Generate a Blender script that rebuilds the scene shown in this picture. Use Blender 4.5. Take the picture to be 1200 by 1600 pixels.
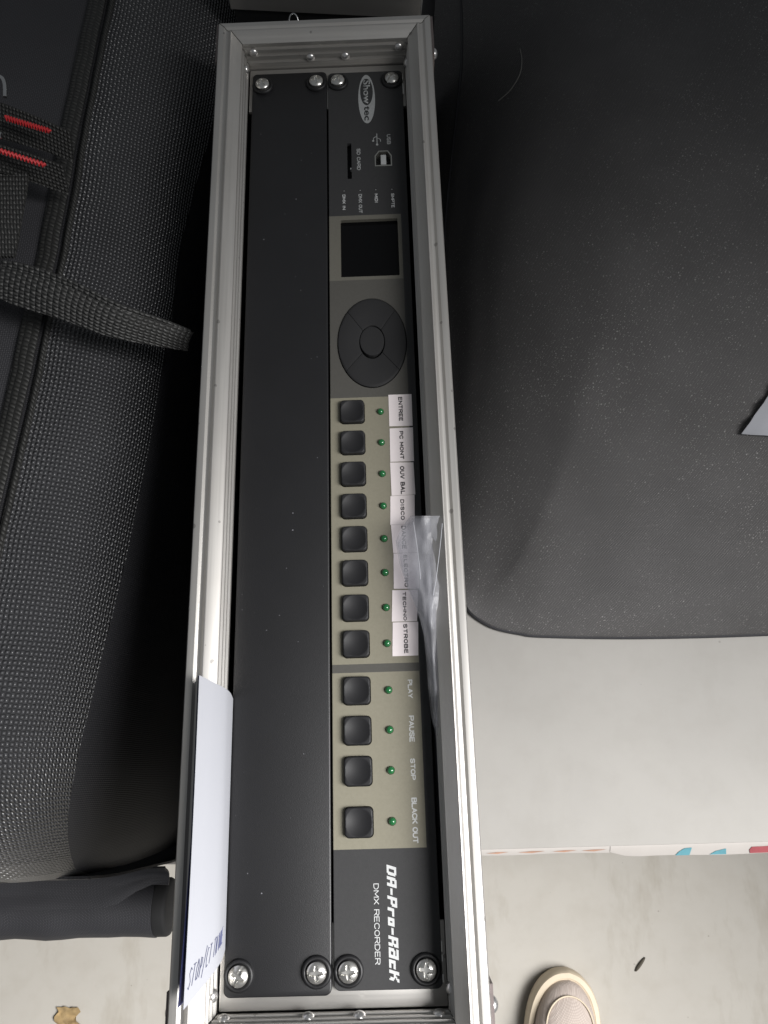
import bpy, bmesh, math, random
from mathutils import Vector, Matrix, noise

random.seed(7)
for o in list(bpy.data.objects):
    bpy.data.objects.remove(o)
S = bpy.context.scene
COL = S.collection
PI = math.pi

# ------------------------------------------------------------------ camera
cam_d = bpy.data.cameras.new('camera')
cam = bpy.data.objects.new('camera', cam_d)
COL.objects.link(cam)
CAM_R = Matrix(((0.99937, 0.03313, 0.01258), (-0.02749, 0.94871, -0.31494), (-0.02237, 0.3144, 0.94903)))
CAM_C = Vector((0.03115, -0.1567, 0.36357))
cam.matrix_world = Matrix.Translation(CAM_C) @ CAM_R.to_4x4()
cam_d.sensor_fit = 'HORIZONTAL'
cam_d.sensor_width = 36.0
cam_d.lens = 36.9
cam_d.clip_start = 0.01
cam_d.clip_end = 50.0
S.camera = cam

# ------------------------------------------------------------------ world and lamps
W = bpy.data.worlds.new('World')
S.world = W
W.use_nodes = True
W.node_tree.nodes['Background'].inputs['Color'].default_value = (0.90, 0.95, 1.0, 1)
W.node_tree.nodes['Background'].inputs['Strength'].default_value = 0.135

def area(name, loc, target, sx, sy, energy, color):
    d = bpy.data.lights.new(name, 'AREA')
    d.shape = 'RECTANGLE'; d.size = sx; d.size_y = sy
    d.energy = energy; d.color = color
    o = bpy.data.objects.new(name, d); COL.objects.link(o)
    o.location = loc
    o.rotation_euler = (Vector(target) - Vector(loc)).to_track_quat('-Z', 'Y').to_euler()
    return o
# daylight through the open doorway behind and to the right of the photographer
key = area('doorway_daylight', (1.00, -0.58, 0.92), (0.04, -0.84, -0.24), 0.9, 0.9, 22.5, (1.0, 0.985, 0.975))
key.data.spread = math.radians(76)

S.view_settings.view_transform = 'Standard'
S.view_settings.look = 'None'
S.view_settings.exposure = 0.0
S.view_settings.gamma = 1.0
S.view_settings.use_curve_mapping = False
S.render.engine = 'CYCLES'

# ------------------------------------------------------------------ helpers
def up(u, v, z):
    """point of the photograph (1200 x 1600) at a given height"""
    d = CAM_R @ Vector(((u - 600) / 1230.0, -(v - 800) / 1230.0, -1))
    return CAM_C + d * ((z - CAM_C.z) / d.z)

def thing(name, label, cat, loc=(0, 0, 0), rotz=0, group=None):
    o = bpy.data.objects.new(name, None)
    COL.objects.link(o)
    o.empty_display_size = 0.02
    o.location = loc; o.rotation_euler = (0, 0, rotz)
    return tag(o, label, cat, group)

def tag(o, label, cat, group=None):
    o['label'] = label; o['category'] = cat
    if group: o['group'] = group
    return o

def mk(name, verts, faces, mat, parent=None, smooth=None, uvs=None, loc=None):
    me = bpy.data.meshes.new(name)
    me.from_pydata([tuple(v) for v in verts], [], faces)
    if uvs is not None:
        l = me.uv_layers.new(name='UVMap')
        for lp in me.loops:
            l.data[lp.index].uv = uvs[lp.vertex_index]
    me.validate(); me.update()
    return link(name, me, mat, parent, smooth, loc)

def link(name, me, mat, parent=None, smooth=None, loc=None):
    if mat is not None and not me.materials:
        me.materials.append(mat)
    if smooth is not None:
        me.shade_smooth()
        me.set_sharp_from_angle(angle=math.radians(smooth))
    o = bpy.data.objects.new(name, me)
    COL.objects.link(o)
    if parent is not None: o.parent = parent
    if loc is not None: o.location = loc
    return o

def fix(o):
    bm = bmesh.new(); bm.from_mesh(o.data)
    bmesh.ops.recalc_face_normals(bm, faces=bm.faces)
    bm.to_mesh(o.data); bm.free()
    return o

def box(name, x0, x1, y0, y1, z0, z1, mat, parent=None, bev=0.0, seg=2):
    bm = bmesh.new()
    bmesh.ops.create_cube(bm, size=1)
    for v in bm.verts:
        v.co = Vector(((x0 + x1) / 2 + v.co.x * (x1 - x0), (y0 + y1) / 2 + v.co.y * (y1 - y0), (z0 + z1) / 2 + v.co.z * (z1 - z0)))
    if bev:
        bmesh.ops.bevel(bm, geom=list(bm.edges), offset=bev, segments=seg, affect='EDGES', profile=0.5)
    me = bpy.data.meshes.new(name); bm.to_mesh(me); bm.free()
    return link(name, me, mat, parent, 40 if bev else None)

def prism(name, pts, z0, z1, mat, parent=None, bev=0.0, seg=2, smooth=40):
    """outline pts (x, y) pulled from z0 to z1, upper rim bevelled"""
    bm = bmesh.new()
    a = [bm.verts.new((x, y, z0)) for x, y in pts]
    b = [bm.verts.new((x, y, z1)) for x, y in pts]
    n = len(pts)
    bm.faces.new(a[::-1]); top = bm.faces.new(b)
    for i in range(n):
        bm.faces.new((a[i], a[(i + 1) % n], b[(i + 1) % n], b[i]))
    bmesh.ops.recalc_face_normals(bm, faces=bm.faces)
    if bev:
        bmesh.ops.bevel(bm, geom=list(top.edges), offset=bev, segments=seg, affect='EDGES', profile=0.5)
    me = bpy.data.meshes.new(name); bm.to_mesh(me); bm.free()
    return link(name, me, mat, parent, smooth)

def rrect(x0, x1, y0, y1, r, n=5):
    out = []
    for cx, cy, a0 in ((x1 - r, y1 - r, 0), (x0 + r, y1 - r, 90), (x0 + r, y0 + r, 180), (x1 - r, y0 + r, 270)):
        for i in range(n + 1):
            a = math.radians(a0 + 90 * i / n)
            out.append((cx + r * math.cos(a), cy + r * math.sin(a)))
    return out

def ellipse(cx, cy, a, b, n=48):
    return [(cx + a * math.cos(2 * PI * i / n), cy + b * math.sin(2 * PI * i / n)) for i in range(n)]

def lathe_mesh(name, prof, n=32):
    vs, fs = [], []
    for r, z in prof:
        for i in range(n):
            a = 2 * PI * i / n
            vs.append((r * math.cos(a), r * math.sin(a), z))
    for j in range(len(prof) - 1):
        for i in range(n):
            k = (i + 1) % n
            fs.append((j * n + i, j * n + k, (j + 1) * n + k, (j + 1) * n + i))
    fs.append(tuple(range((len(prof) - 1) * n, len(prof) * n)))
    fs.append(tuple(reversed(range(n))))
    me = bpy.data.meshes.new(name); me.from_pydata(vs, [], fs); me.validate(); me.update()
    return me

def tube(name, pts, rad, mat, parent=None, n=10, uvk=None, close_uv=True):
    pts = [Vector(p) for p in pts]
    vs, fs, uvs = [], [], []
    L = 0.0
    prev = None
    for i, p in enumerate(pts):
        t = (pts[min(i + 1, len(pts) - 1)] - pts[max(i - 1, 0)]).normalized()
        if prev is None:
            ref = Vector((0, 0, 1)) if abs(t.z) < 0.9 else Vector((1, 0, 0))
            nx = t.cross(ref).normalized()
        else:
            nx = (prev - t * prev.dot(t)).normalized()
        prev = nx
        ny = t.cross(nx)
        r = rad[i] if isinstance(rad, (list, tuple)) else rad
        if i: L += (p - pts[i - 1]).length
        for k in range(n):
            a = 2 * PI * k / n
            vs.append(p + nx * r * math.cos(a) + ny * r * math.sin(a))
            uvs.append((L, a * r))
    for i in range(len(pts) - 1):
        for k in range(n):
            q = (k + 1) % n
            fs.append((i * n + k, i * n + q, (i + 1) * n + q, (i + 1) * n + k))
    fs.append(tuple(reversed(range(n)))); fs.append(tuple(range((len(pts) - 1) * n, len(pts) * n)))
    return fix(mk(name, vs, fs, mat, parent, 50, uvs))

def spline(pts, n=8):
    """Catmull-Rom through pts"""
    P = [Vector(p) for p in pts]
    P = [P[0] * 2 - P[1]] + P + [P[-1] * 2 - P[-2]]
    out = []
    for i in range(1, len(P) - 2):
        for k in range(n):
            t = k / n
            a, b, c, d = P[i - 1:i + 3]
            out.append(0.5 * ((2 * b) + (c - a) * t + (2 * a - 5 * b + 4 * c - d) * t * t + (3 * b - a - 3 * c + d) * t ** 3))
    out.append(P[-2])
    return out

def sheet(name, grid, thick, mat, parent=None, smooth=60):
    """grid[i][j] of points made into a closed sheet with thickness; UV in metres"""
    ni, nj = len(grid), len(grid[0])
    G = [[Vector(p) for p in row] for row in grid]
    N = []
    for i in range(ni):
        row = []
        for j in range(nj):
            du = G[min(i + 1, ni - 1)][j] - G[max(i - 1, 0)][j]
            dv = G[i][min(j + 1, nj - 1)] - G[i][max(j - 1, 0)]
            c = du.cross(dv)
            row.append(c.normalized() if c.length > 0 else Vector((0, 0, 1)))
        N.append(row)
    su = [0.0]
    for i in range(1, ni):
        su.append(su[-1] + (G[i][nj // 2] - G[i - 1][nj // 2]).length)
    vs, uvs, fs = [], [], []
    for side in (0, 1):
        for i in range(ni):
            w = 0.0
            for j in range(nj):
                if j: w += (G[i][j] - G[i][j - 1]).length
                vs.append(G[i][j] - N[i][j] * thick * side); uvs.append((su[i], w))
    o = ni * nj
    I = lambda i, j: i * nj + j
    for i in range(ni - 1):
        for j in range(nj - 1):
            fs.append((I(i, j), I(i + 1, j), I(i + 1, j + 1), I(i, j + 1)))
            fs.append((o + I(i, j), o + I(i, j + 1), o + I(i + 1, j + 1), o + I(i + 1, j)))
    for i in range(ni - 1):
        for j in (0, nj - 1):
            fs.append((I(i, j), I(i + 1, j), o + I(i + 1, j), o + I(i, j)))
    for j in range(nj - 1):
        for i in (0, ni - 1):
            fs.append((I(i, j), I(i, j + 1), o + I(i, j + 1), o + I(i, j)))
    return fix(mk(name, vs, fs, mat, parent, smooth, uvs))

FONT = {'A': [[(0, 0), (.5, 1), (1, 0)], [(.2, .34), (.8, .34)]],
        'B': [[(0, 0), (0, 1), (.7, 1), (.92, .85), (.92, .67), (.7, .53), (0, .53)], [(.7, .53), (1, .38), (1, .15), (.75, 0), (0, 0)]],
        'C': [[(1, .78), (.8, .96), (.5, 1), (.2, .93), (0, .65), (0, .35), (.2, .07), (.5, 0), (.8, .04), (1, .22)]],
        'D': [[(0, 0), (0, 1), (.6, 1), (.9, .8), (1, .5), (.9, .2), (.6, 0), (0, 0)]],
        'E': [[(1, 1), (0, 1), (0, 0), (1, 0)], [(0, .52), (.88, .52)]],
        'H': [[(0, 0), (0, 1)], [(1, 0), (1, 1)], [(0, .52), (1, .52)]],
        'I': [[(.5, 0), (.5, 1)]],
        'K': [[(0, 0), (0, 1)], [(1, 1), (.05, .42)], [(.35, .6), (1, 0)]],
        'L': [[(0, 1), (0, 0), (1, 0)]],
        'M': [[(0, 0), (0, 1), (.5, .25), (1, 1), (1, 0)]],
        'N': [[(0, 0), (0, 1), (1, 0), (1, 1)]],
        'O': [[(.5, 1), (.2, .93), (0, .65), (0, .35), (.2, .07), (.5, 0), (.8, .07), (1, .35), (1, .65), (.8, .93), (.5, 1)]],
        'P': [[(0, 0), (0, 1), (.7, 1), (1, .87), (1, .6), (.7, .45), (0, .45)]],
        'R': [[(0, 0), (0, 1), (.7, 1), (1, .87), (1, .62), (.7, .48), (0, .48)], [(.55, .48), (1, 0)]],
        'S': [[(.96, .80), (.75, .98), (.3, 1), (.04, .84), (.08, .62), (.5, .52), (.92, .40), (.97, .16), (.7, 0), (.28, .01), (.02, .2)]],
        'T': [[(0, 1), (1, 1)], [(.5, 1), (.5, 0)]],
        'U': [[(0, 1), (0, .3), (.2, .04), (.5, 0), (.8, .04), (1, .3), (1, 1)]],
        'V': [[(0, 1), (.5, 0), (1, 1)]],
        'X': [[(0, 0), (1, 1)], [(0, 1), (1, 0)]],
        'Y': [[(0, 1), (.5, .45), (1, 1)], [(.5, .45), (.5, 0)]]}
def stroke_text(name, string, x0, x1, y0, y1, z, mat, parent, bold=0.17, gap=0.30):
    """plain capitals drawn with flat strokes; reads along -Y, letter tops towards +X"""
    H = abs(x1 - x0); W = abs(y1 - y0); w = bold * H
    wid = lambda c: {'I': .28, ' ': .45, 'M': 1.18, 'L': .85, 'E': .88, 'S': .95}.get(c, 1.0)
    tot = sum(wid(c) for c in string) + gap * (len(string) - 1)
    k = (W - w) / tot
    vs, fs = [], []
    a = w / 2
    q = 0
    for c in string:
        for line in FONT.get(c, []):
            for p0, p1 in zip(line[:-1], line[1:]):
                A = Vector((a + p0[0] * wid(c) * k, w / 2 + p0[1] * (H - w))); B = Vector((a + p1[0] * wid(c) * k, w / 2 + p1[1] * (H - w)))
                t = (B - A).normalized(); n = Vector((-t.y, t.x)) * w / 2
                e = t * w * 0.30
                b = len(vs)
                zz = z + (q % 12) * 2.5e-6; q += 1
                for P in (A - e + n, A - e - n, B + e - n, B + e + n):
                    vs.append((x0 + P.y, y0 - P.x, zz))
                fs.append((b, b + 1, b + 2, b + 3))
        a += (wid(c) + gap) * k
    o = mk(name, vs, fs, mat, parent)
    for f in o.data.polygons:
        if f.normal.z < 0: f.flip()
    return o

def text_mesh(name, string, x0, x1, y0, y1, z, mat, parent, bold=0.0, thick=0.00006, shear=0.0):
    """lettering that reads along -Y, letter tops towards +X, fitted to x0..x1 (height) and y0..y1 (reading direction)"""
    c = bpy.data.curves.new(name, 'FONT')
    c.body = string; c.size = 1.0; c.offset = bold; c.resolution_u = 3; c.shear = shear
    t = bpy.data.objects.new(name, c); COL.objects.link(t)
    dg = bpy.context.evaluated_depsgraph_get()
    me = bpy.data.meshes.new_from_object(t.evaluated_get(dg))
    bpy.data.objects.remove(t); bpy.data.curves.remove(c)
    xs = [v.co.x for v in me.vertices]; ys = [v.co.y for v in me.vertices]
    a0, a1, b0, b1 = min(xs), max(xs), min(ys), max(ys)
    for v in me.vertices:
        a = (v.co.x - a0) / (a1 - a0); b = (v.co.y - b0) / (b1 - b0)
        v.co = Vector((x0 + (x1 - x0) * b, y0 + (y1 - y0) * a, z))
    bm = bmesh.new(); bm.from_mesh(me)
    for f in bm.faces:
        if f.normal.z < 0: f.normal_flip()
    g = bmesh.ops.extrude_face_region(bm, geom=list(bm.faces))
    for v in [e for e in g['geom'] if isinstance(e, bmesh.types.BMVert)]:
        v.co.z += thick
    bm.to_mesh(me); bm.free()
    me.materials.clear()
    return link(name, me, mat, parent)

# ------------------------------------------------------------------ materials
def new_mat(name):
    m = bpy.data.materials.new(name); m.use_nodes = True
    nt = m.node_tree
    return m, nt, nt.nodes['Principled BSDF']

def nd(nt, typ, **kw):
    n = nt.nodes.new(typ)
    for k, v in kw.items(): setattr(n, k, v)
    return n

def mth(nt, op, a, b=None, c=None):
    n = nd(nt, 'ShaderNodeMath', operation=op)
    for i, x in enumerate((a, b, c)):
        if x is None: continue
        if isinstance(x, (int, float)): n.inputs[i].default_value = x
        else: nt.links.new(x, n.inputs[i])
    return n.outputs[0]

def mixc(nt, fac, a, b):
    n = nd(nt, 'ShaderNodeMix', data_type='RGBA')
    if isinstance(fac, (int, float)): n.inputs[0].default_value = fac
    else: nt.links.new(fac, n.inputs[0])
    for s, x in ((6, a), (7, b)):
        if isinstance(x, (tuple, list)): n.inputs[s].default_value = (*x[:3], 1)
        else: nt.links.new(x, n.inputs[s])
    return n.outputs[2]

def noise_tex(nt, scale, detail=4, rough=0.55, vec=None, stretch=None):
    n = nd(nt, 'ShaderNodeTexNoise')
    n.inputs['Scale'].default_value = scale; n.inputs['Detail'].default_value = detail
    n.inputs['Roughness'].default_value = rough
    if vec is None:
        vec = nd(nt, 'ShaderNodeTexCoord').outputs['Object']
    if stretch:
        mp = nd(nt, 'ShaderNodeMapping'); mp.inputs['Scale'].default_value = stretch
        nt.links.new(vec, mp.inputs['Vector']); vec = mp.outputs['Vector']
    nt.links.new(vec, n.inputs['Vector'])
    return n.outputs['Fac']

def ramp(nt, fac, p0, p1, c0=(0, 0, 0), c1=(1, 1, 1)):
    r = nd(nt, 'ShaderNodeValToRGB')
    r.color_ramp.elements[0].position = p0; r.color_ramp.elements[1].position = p1
    r.color_ramp.elements[0].color = (*c0, 1); r.color_ramp.elements[1].color = (*c1, 1)
    nt.links.new(fac, r.inputs['Fac'])
    return r.outputs['Color']

def bump(nt, b, height, strength=0.3, dist=0.001):
    n = nd(nt, 'ShaderNodeBump')
    n.inputs['Strength'].default_value = strength; n.inputs['Distance'].default_value = dist
    nt.links.new(height, n.inputs['Height'])
    nt.links.new(n.outputs['Normal'], b.inputs['Normal'])
    return n

def plain(name, col, rough=0.5, metal=0.0, var=0.12, vscale=60.0, bmp=0.0, bscale=400.0, spec=0.5, coat=0.0):
    m, nt, b = new_mat(name)
    f = noise_tex(nt, vscale)
    c = mixc(nt, f, tuple(x * (1 - var) for x in col), tuple(min(1, x * (1 + var)) for x in col))
    nt.links.new(c, b.inputs['Base Color'])
    b.inputs['Roughness'].default_value = rough
    b.inputs['Metallic'].default_value = metal
    b.inputs['Specular IOR Level'].default_value = spec
    b.inputs['Coat Weight'].default_value = coat
    if bmp:
        bump(nt, b, noise_tex(nt, bscale, 3), bmp, 0.0006)
    return m

def specks(nt, scale, lo, hi, vec=None):
    """sparse small specks of dust: 0..1"""
    v = nd(nt, 'ShaderNodeTexVoronoi'); v.inputs['Scale'].default_value = scale
    v.inputs['Randomness'].default_value = 1.0
    vec = vec or nd(nt, 'ShaderNodeTexCoord').outputs['Object']
    nt.links.new(vec, v.inputs['Vector'])
    sep = nd(nt, 'ShaderNodeSeparateColor'); nt.links.new(v.outputs['Color'], sep.inputs[0])
    near = mth(nt, 'LESS_THAN', v.outputs['Distance'], mth(nt, 'MULTIPLY', sep.outputs[1], hi))
    keep = mth(nt, 'GREATER_THAN', sep.outputs[0], lo)
    return mth(nt, 'MULTIPLY', near, keep)

def weave(nt, fu, fv, twill=False):
    uv = nd(nt, 'ShaderNodeUVMap').outputs['UV']
    sp = nd(nt, 'ShaderNodeSeparateXYZ'); nt.links.new(uv, sp.inputs[0])
    wob = noise_tex(nt, 35, 2, vec=uv)
    wob = mth(nt, 'MULTIPLY', mth(nt, 'SUBTRACT', wob, 0.5), 0.9)
    u = mth(nt, 'ADD', mth(nt, 'MULTIPLY', sp.outputs[0], fu), wob)
    v = mth(nt, 'ADD', mth(nt, 'MULTIPLY', sp.outputs[1], fv), wob)
    if twill:
        u = mth(nt, 'ADD', u, mth(nt, 'MULTIPLY', v, 0.5))
    cu, cv = mth(nt, 'FLOOR', u), mth(nt, 'FLOOR', v)
    par = mth(nt, 'MODULO', mth(nt, 'ADD', mth(nt, 'ADD', cu, cv), 20000.0), 2.0)
    hu = mth(nt, 'SINE', mth(nt, 'MULTIPLY', mth(nt, 'FRACT', u), PI))
    hv = mth(nt, 'SINE', mth(nt, 'MULTIPLY', mth(nt, 'FRACT', v), PI))
    A = mth(nt, 'MULTIPLY', hu, mth(nt, 'MULTIPLY_ADD', hv, 0.7, 0.3))
    B = mth(nt, 'MULTIPLY', hv, mth(nt, 'MULTIPLY_ADD', hu, 0.7, 0.3))
    B = mth(nt, 'MULTIPLY', B, 0.5)
    d = mth(nt, 'SUBTRACT', B, A)
    return mth(nt, 'MULTIPLY_ADD', par, d, A), uv

def fabric(name, fu, fv, gap, thread, rough=0.5, bstr=0.8, bdist=0.0008, spec=0.5, dust=0.0, twill=False, sheen=0.0):
    m, nt, b = new_mat(name)
    h, uv = weave(nt, fu, fv, twill)
    c = mixc(nt, h, gap, thread)
    big = noise_tex(nt, 14, 4, vec=uv)
    c = mixc(nt, mth(nt, 'MULTIPLY', big, 0.35), c, tuple(x * 1.8 for x in thread))
    if dust:
        dn = noise_tex(nt, 9, 5, 0.6, vec=nd(nt, 'ShaderNodeTexCoord').outputs['Object'])
        s1 = specks(nt, 360, 0.45, 0.24)
        s2 = specks(nt, 800, 0.25, 0.30)
        s = mth(nt, 'MAXIMUM', s1, s2)
        s = mth(nt, 'MULTIPLY', s, ramp(nt, dn, 0.34, 0.60))
        c = mixc(nt, mth(nt, 'MULTIPLY', s, dust), c, (0.42, 0.41, 0.40))
        film = mth(nt, 'MULTIPLY', ramp(nt, dn, 0.35, 0.75), 0.22)
        c = mixc(nt, film, c, (0.12, 0.115, 0.11))
    nt.links.new(c, b.inputs['Base Color'])
    b.inputs['Roughness'].default_value = rough
    b.inputs['Specular IOR Level'].default_value = spec
    b.inputs['Sheen Weight'].default_value = sheen
    b.inputs['Sheen Roughness'].default_value = 0.5
    bump(nt, b, h, bstr, bdist)
    return m

# brushed aluminium extrusion, streaked along its length
def alu(name, stretch, col=(0.56, 0.545, 0.52), rough=0.42, metal=0.76):
    m, nt, b = new_mat(name)
    tc = nd(nt, 'ShaderNodeTexCoord').outputs['Object']
    st = noise_tex(nt, 30, 5, 0.6, vec=tc, stretch=stretch)
    sm = noise_tex(nt, 22, 5, 0.6, vec=tc)
    c = mixc(nt, st, tuple(x * 0.93 for x in col), tuple(x * 1.05 for x in col))
    c = mixc(nt, mth(nt, 'MULTIPLY', ramp(nt, sm, 0.45, 0.75), 0.25), c, (0.42, 0.39, 0.35))
    sc = specks(nt, 260, 0.965, 0.35)
    c = mixc(nt, mth(nt, 'MULTIPLY', sc, 0.5), c, (0.15, 0.14, 0.13))
    nt.links.new(c, b.inputs['Base Color'])
    b.inputs['Metallic'].default_value = metal
    nt.links.new(mth(nt, 'MULTIPLY_ADD', st, 0.22, rough - 0.08), b.inputs['Roughness'])
    bump(nt, b, st, 0.04, 0.0002)
    return m

M = {}
M['alu_y'] = alu('aluminium_long', (20, 0.35, 20))
M['alu_x'] = alu('aluminium_cross', (0.35, 20, 20))
M['steel'] = plain('zinc_plated_steel', (0.70, 0.69, 0.66), 0.28, 0.9, 0.10, 300)
M['rivet'] = plain('rivet_steel', (0.72, 0.71, 0.70), 0.30, 0.9, 0.08, 200)
M['bracket'] = plain('bracket_steel', (0.20, 0.17, 0.165), 0.45, 0.7, 0.3, 200)
M['body'] = plain('black_laminate', (0.012, 0.012, 0.013), 0.55, 0, 0.3, 80, 0.2, 700)
M['inside'] = plain('inner_black', (0.006, 0.006, 0.0065), 0.8, 0, 0.2)
M['rubber'] = plain('black_rubber', (0.016, 0.016, 0.017), 0.55, 0, 0.15, 90, 0.08, 2500)
M['pad'] = plain('keypad_rubber', (0.014, 0.014, 0.015), 0.75, 0, 0.12, 60, 0.06, 2500)
M['button'] = plain('button_plastic', (0.016, 0.016, 0.0175), 0.55, 0, 0.15, 200, 0.05, 3000, spec=0.35)
M['washer'] = plain('black_nylon', (0.009, 0.009, 0.010), 0.5, 0, 0.2, 200)
M['screen'] = plain('screen_glass', (0.004, 0.004, 0.0045), 0.12, 0, 0.1, spec=0.15)
M['label'] = plain('label_paper', (0.84, 0.77, 0.77), 0.65, 0, 0.04, 90, 0.08, 600)
M['ink'] = plain('black_ink', (0.025, 0.022, 0.024), 0.6, 0, 0.2, 300)
M['print'] = plain('white_print', (0.55, 0.56, 0.56), 0.5, 0, 0.08, 500)
M['print_dim'] = plain('grey_print', (0.36, 0.37, 0.37), 0.5, 0, 0.2, 900)
M['logo_dark'] = plain('logo_dark_print', (0.035, 0.036, 0.037), 0.5, 0, 0.1)
M['port'] = plain('port_metal', (0.55, 0.54, 0.50), 0.3, 0.9, 0.1, 300)
M['paper'] = plain('white_paper', (0.37, 0.378, 0.41), 0.7, 0, 0.02, 40, 0.05, 300)
M['blue'] = plain('blue_card', (0.035, 0.04, 0.12), 0.5, 0, 0.2, 60)
M['pen'] = plain('blue_pen', (0.07, 0.08, 0.17), 0.5, 0, 0.3, 900)
M['red'] = plain('red_thread', (0.55, 0.035, 0.04), 0.55, 0, 0.25, 700)
M['cable'] = plain('black_cable', (0.010, 0.009, 0.010), 0.45, 0, 0.2, 100)
M['chrome'] = plain('buckle_metal', (0.6, 0.6, 0.6), 0.25, 1.0, 0.1)
M['sole'] = plain('cream_sole', (0.62, 0.53, 0.40), 0.65, 0, 0.10, 60, 0.15, 300)
M['twig'] = plain('dark_twig', (0.07, 0.06, 0.045), 0.8, 0, 0.3, 300)
M['debris'] = plain('dry_leaf', (0.30, 0.21, 0.10), 0.8, 0, 0.7, 90, 0.6, 120)
M['hair'] = plain('pale_hair', (0.28, 0.27, 0.25), 0.5, 0, 0.1)
M['leaf_blue'] = plain('printed_blue', (0.10, 0.27, 0.32), 0.6, 0, 0.25, 150)
M['leaf_red'] = plain('printed_red', (0.30, 0.07, 0.08), 0.6, 0, 0.25, 150)
M['trim'] = plain('printed_trim', (0.42, 0.395, 0.37), 0.55, 0, 0.06, 60)
M['orange'] = plain('printed_orange', (0.42, 0.24, 0.17), 0.6, 0, 0.35, 120)

M['mesh'] = fabric('ballistic_nylon', 410, 480, (0.004, 0.004, 0.005), (0.086, 0.087, 0.092), 0.31, 1.0, 0.0021, 1.0)
M['nylon'] = fabric('plain_nylon', 900, 900, (0.016, 0.016, 0.018), (0.040, 0.040, 0.045), 0.6, 0.5, 0.0006, 0.4)
M['webbing'] = fabric('nylon_webbing', 330, 620, (0.008, 0.008, 0.008), (0.060, 0.060, 0.058), 0.5, 1.0, 0.0012, 0.5)
M['tape'] = fabric('binding_tape', 420, 300, (0.006, 0.006, 0.006), (0.035, 0.035, 0.033), 0.55, 1.0, 0.001, 0.4, twill=True)
M['cover'] = fabric('black_twill', 820, 820, (0.058, 0.0560, 0.0565), (0.130, 0.1265, 0.1270), 0.78, 0.6, 0.0006, 0.25, dust=0.75, twill=True, sheen=0.03)
M['knit'] = fabric('knit_upper', 700, 700, (0.34, 0.28, 0.245), (0.55, 0.485, 0.44), 0.8, 0.6, 0.0008, 0.3)

# black painted blank panel with dust
def panel_paint():
    m, nt, b = new_mat('black_powder_coat')
    n = noise_tex(nt, 30)
    c = mixc(nt, n, (0.010, 0.010, 0.011), (0.0155, 0.0155, 0.017))
    s = specks(nt, 340, 0.88, 0.12)
    c = mixc(nt, mth(nt, 'MULTIPLY', s, 0.7), c, (0.25, 0.25, 0.27))
    nt.links.new(c, b.inputs['Base Color'])
    b.inputs['Roughness'].default_value = 0.42
    b.inputs['Specular IOR Level'].default_value = 0.5
    bump(nt, b, noise_tex(nt, 2600, 2), 0.22, 0.0003)
    return m
M['panel'] = panel_paint()

# printed faceplate: dark grey, with lighter khaki and mid grey fields
def face_paint():
    m, nt, b = new_mat('printed_faceplate')
    tc = nd(nt, 'ShaderNodeTexCoord').outputs['Object']
    sp = nd(nt, 'ShaderNodeSeparateXYZ'); nt.links.new(tc, sp.inputs[0])
    def rect(x0, x1, y0, y1):
        a = mth(nt, 'MULTIPLY', mth(nt, 'GREATER_THAN', sp.outputs[0], x0), mth(nt, 'LESS_THAN', sp.outputs[0], x1))
        c = mth(nt, 'MULTIPLY', mth(nt, 'GREATER_THAN', sp.outputs[1], y0), mth(nt, 'LESS_THAN', sp.outputs[1], y1))
        return mth(nt, 'MULTIPLY', a, c)
    n = noise_tex(nt, 900, 2)
    c = mixc(nt, n, (0.036, 0.036, 0.037), (0.046, 0.046, 0.047))
    khaki = mixc(nt, n, (0.208, 0.195, 0.148), (0.248, 0.233, 0.180))
    grey = mixc(nt, n, (0.078, 0.075, 0.067), (0.094, 0.091, 0.083))
    bez = mixc(nt, n, (0.125, 0.119, 0.100), (0.150, 0.144, 0.123))
    c = mixc(nt, rect(-1, 0.0405, -0.1130, 0.0952), c, grey)
    c = mixc(nt, rect(-1, 0.0405, 0.0952, 0.1370), c, bez)
    c = mixc(nt, rect(-1, 0.0403, -0.1092, 0.0253), c, khaki)
    c = mixc(nt, rect(-1, 0.0403, -0.1870, -0.1130), c, khaki)
    nt.links.new(c, b.inputs['Base Color'])
    b.inputs['Roughness'].default_value = 0.55
    b.inputs['Specular IOR Level'].default_value = 0.28
    bump(nt, b, noise_tex(nt, 3000, 2), 0.15, 0.0003)
    return m
M['face'] = face_paint()

def led_mat():
    m, nt, b = new_mat('green_led_lens')
    c = mixc(nt, noise_tex(nt, 300), (0.010, 0.10, 0.030), (0.02, 0.16, 0.05))
    nt.links.new(c, b.inputs['Base Color'])
    b.inputs['Roughness'].default_value = 0.18
    b.inputs['Coat Weight'].default_value = 0.6
    return m
M['led'] = led_mat()

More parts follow.
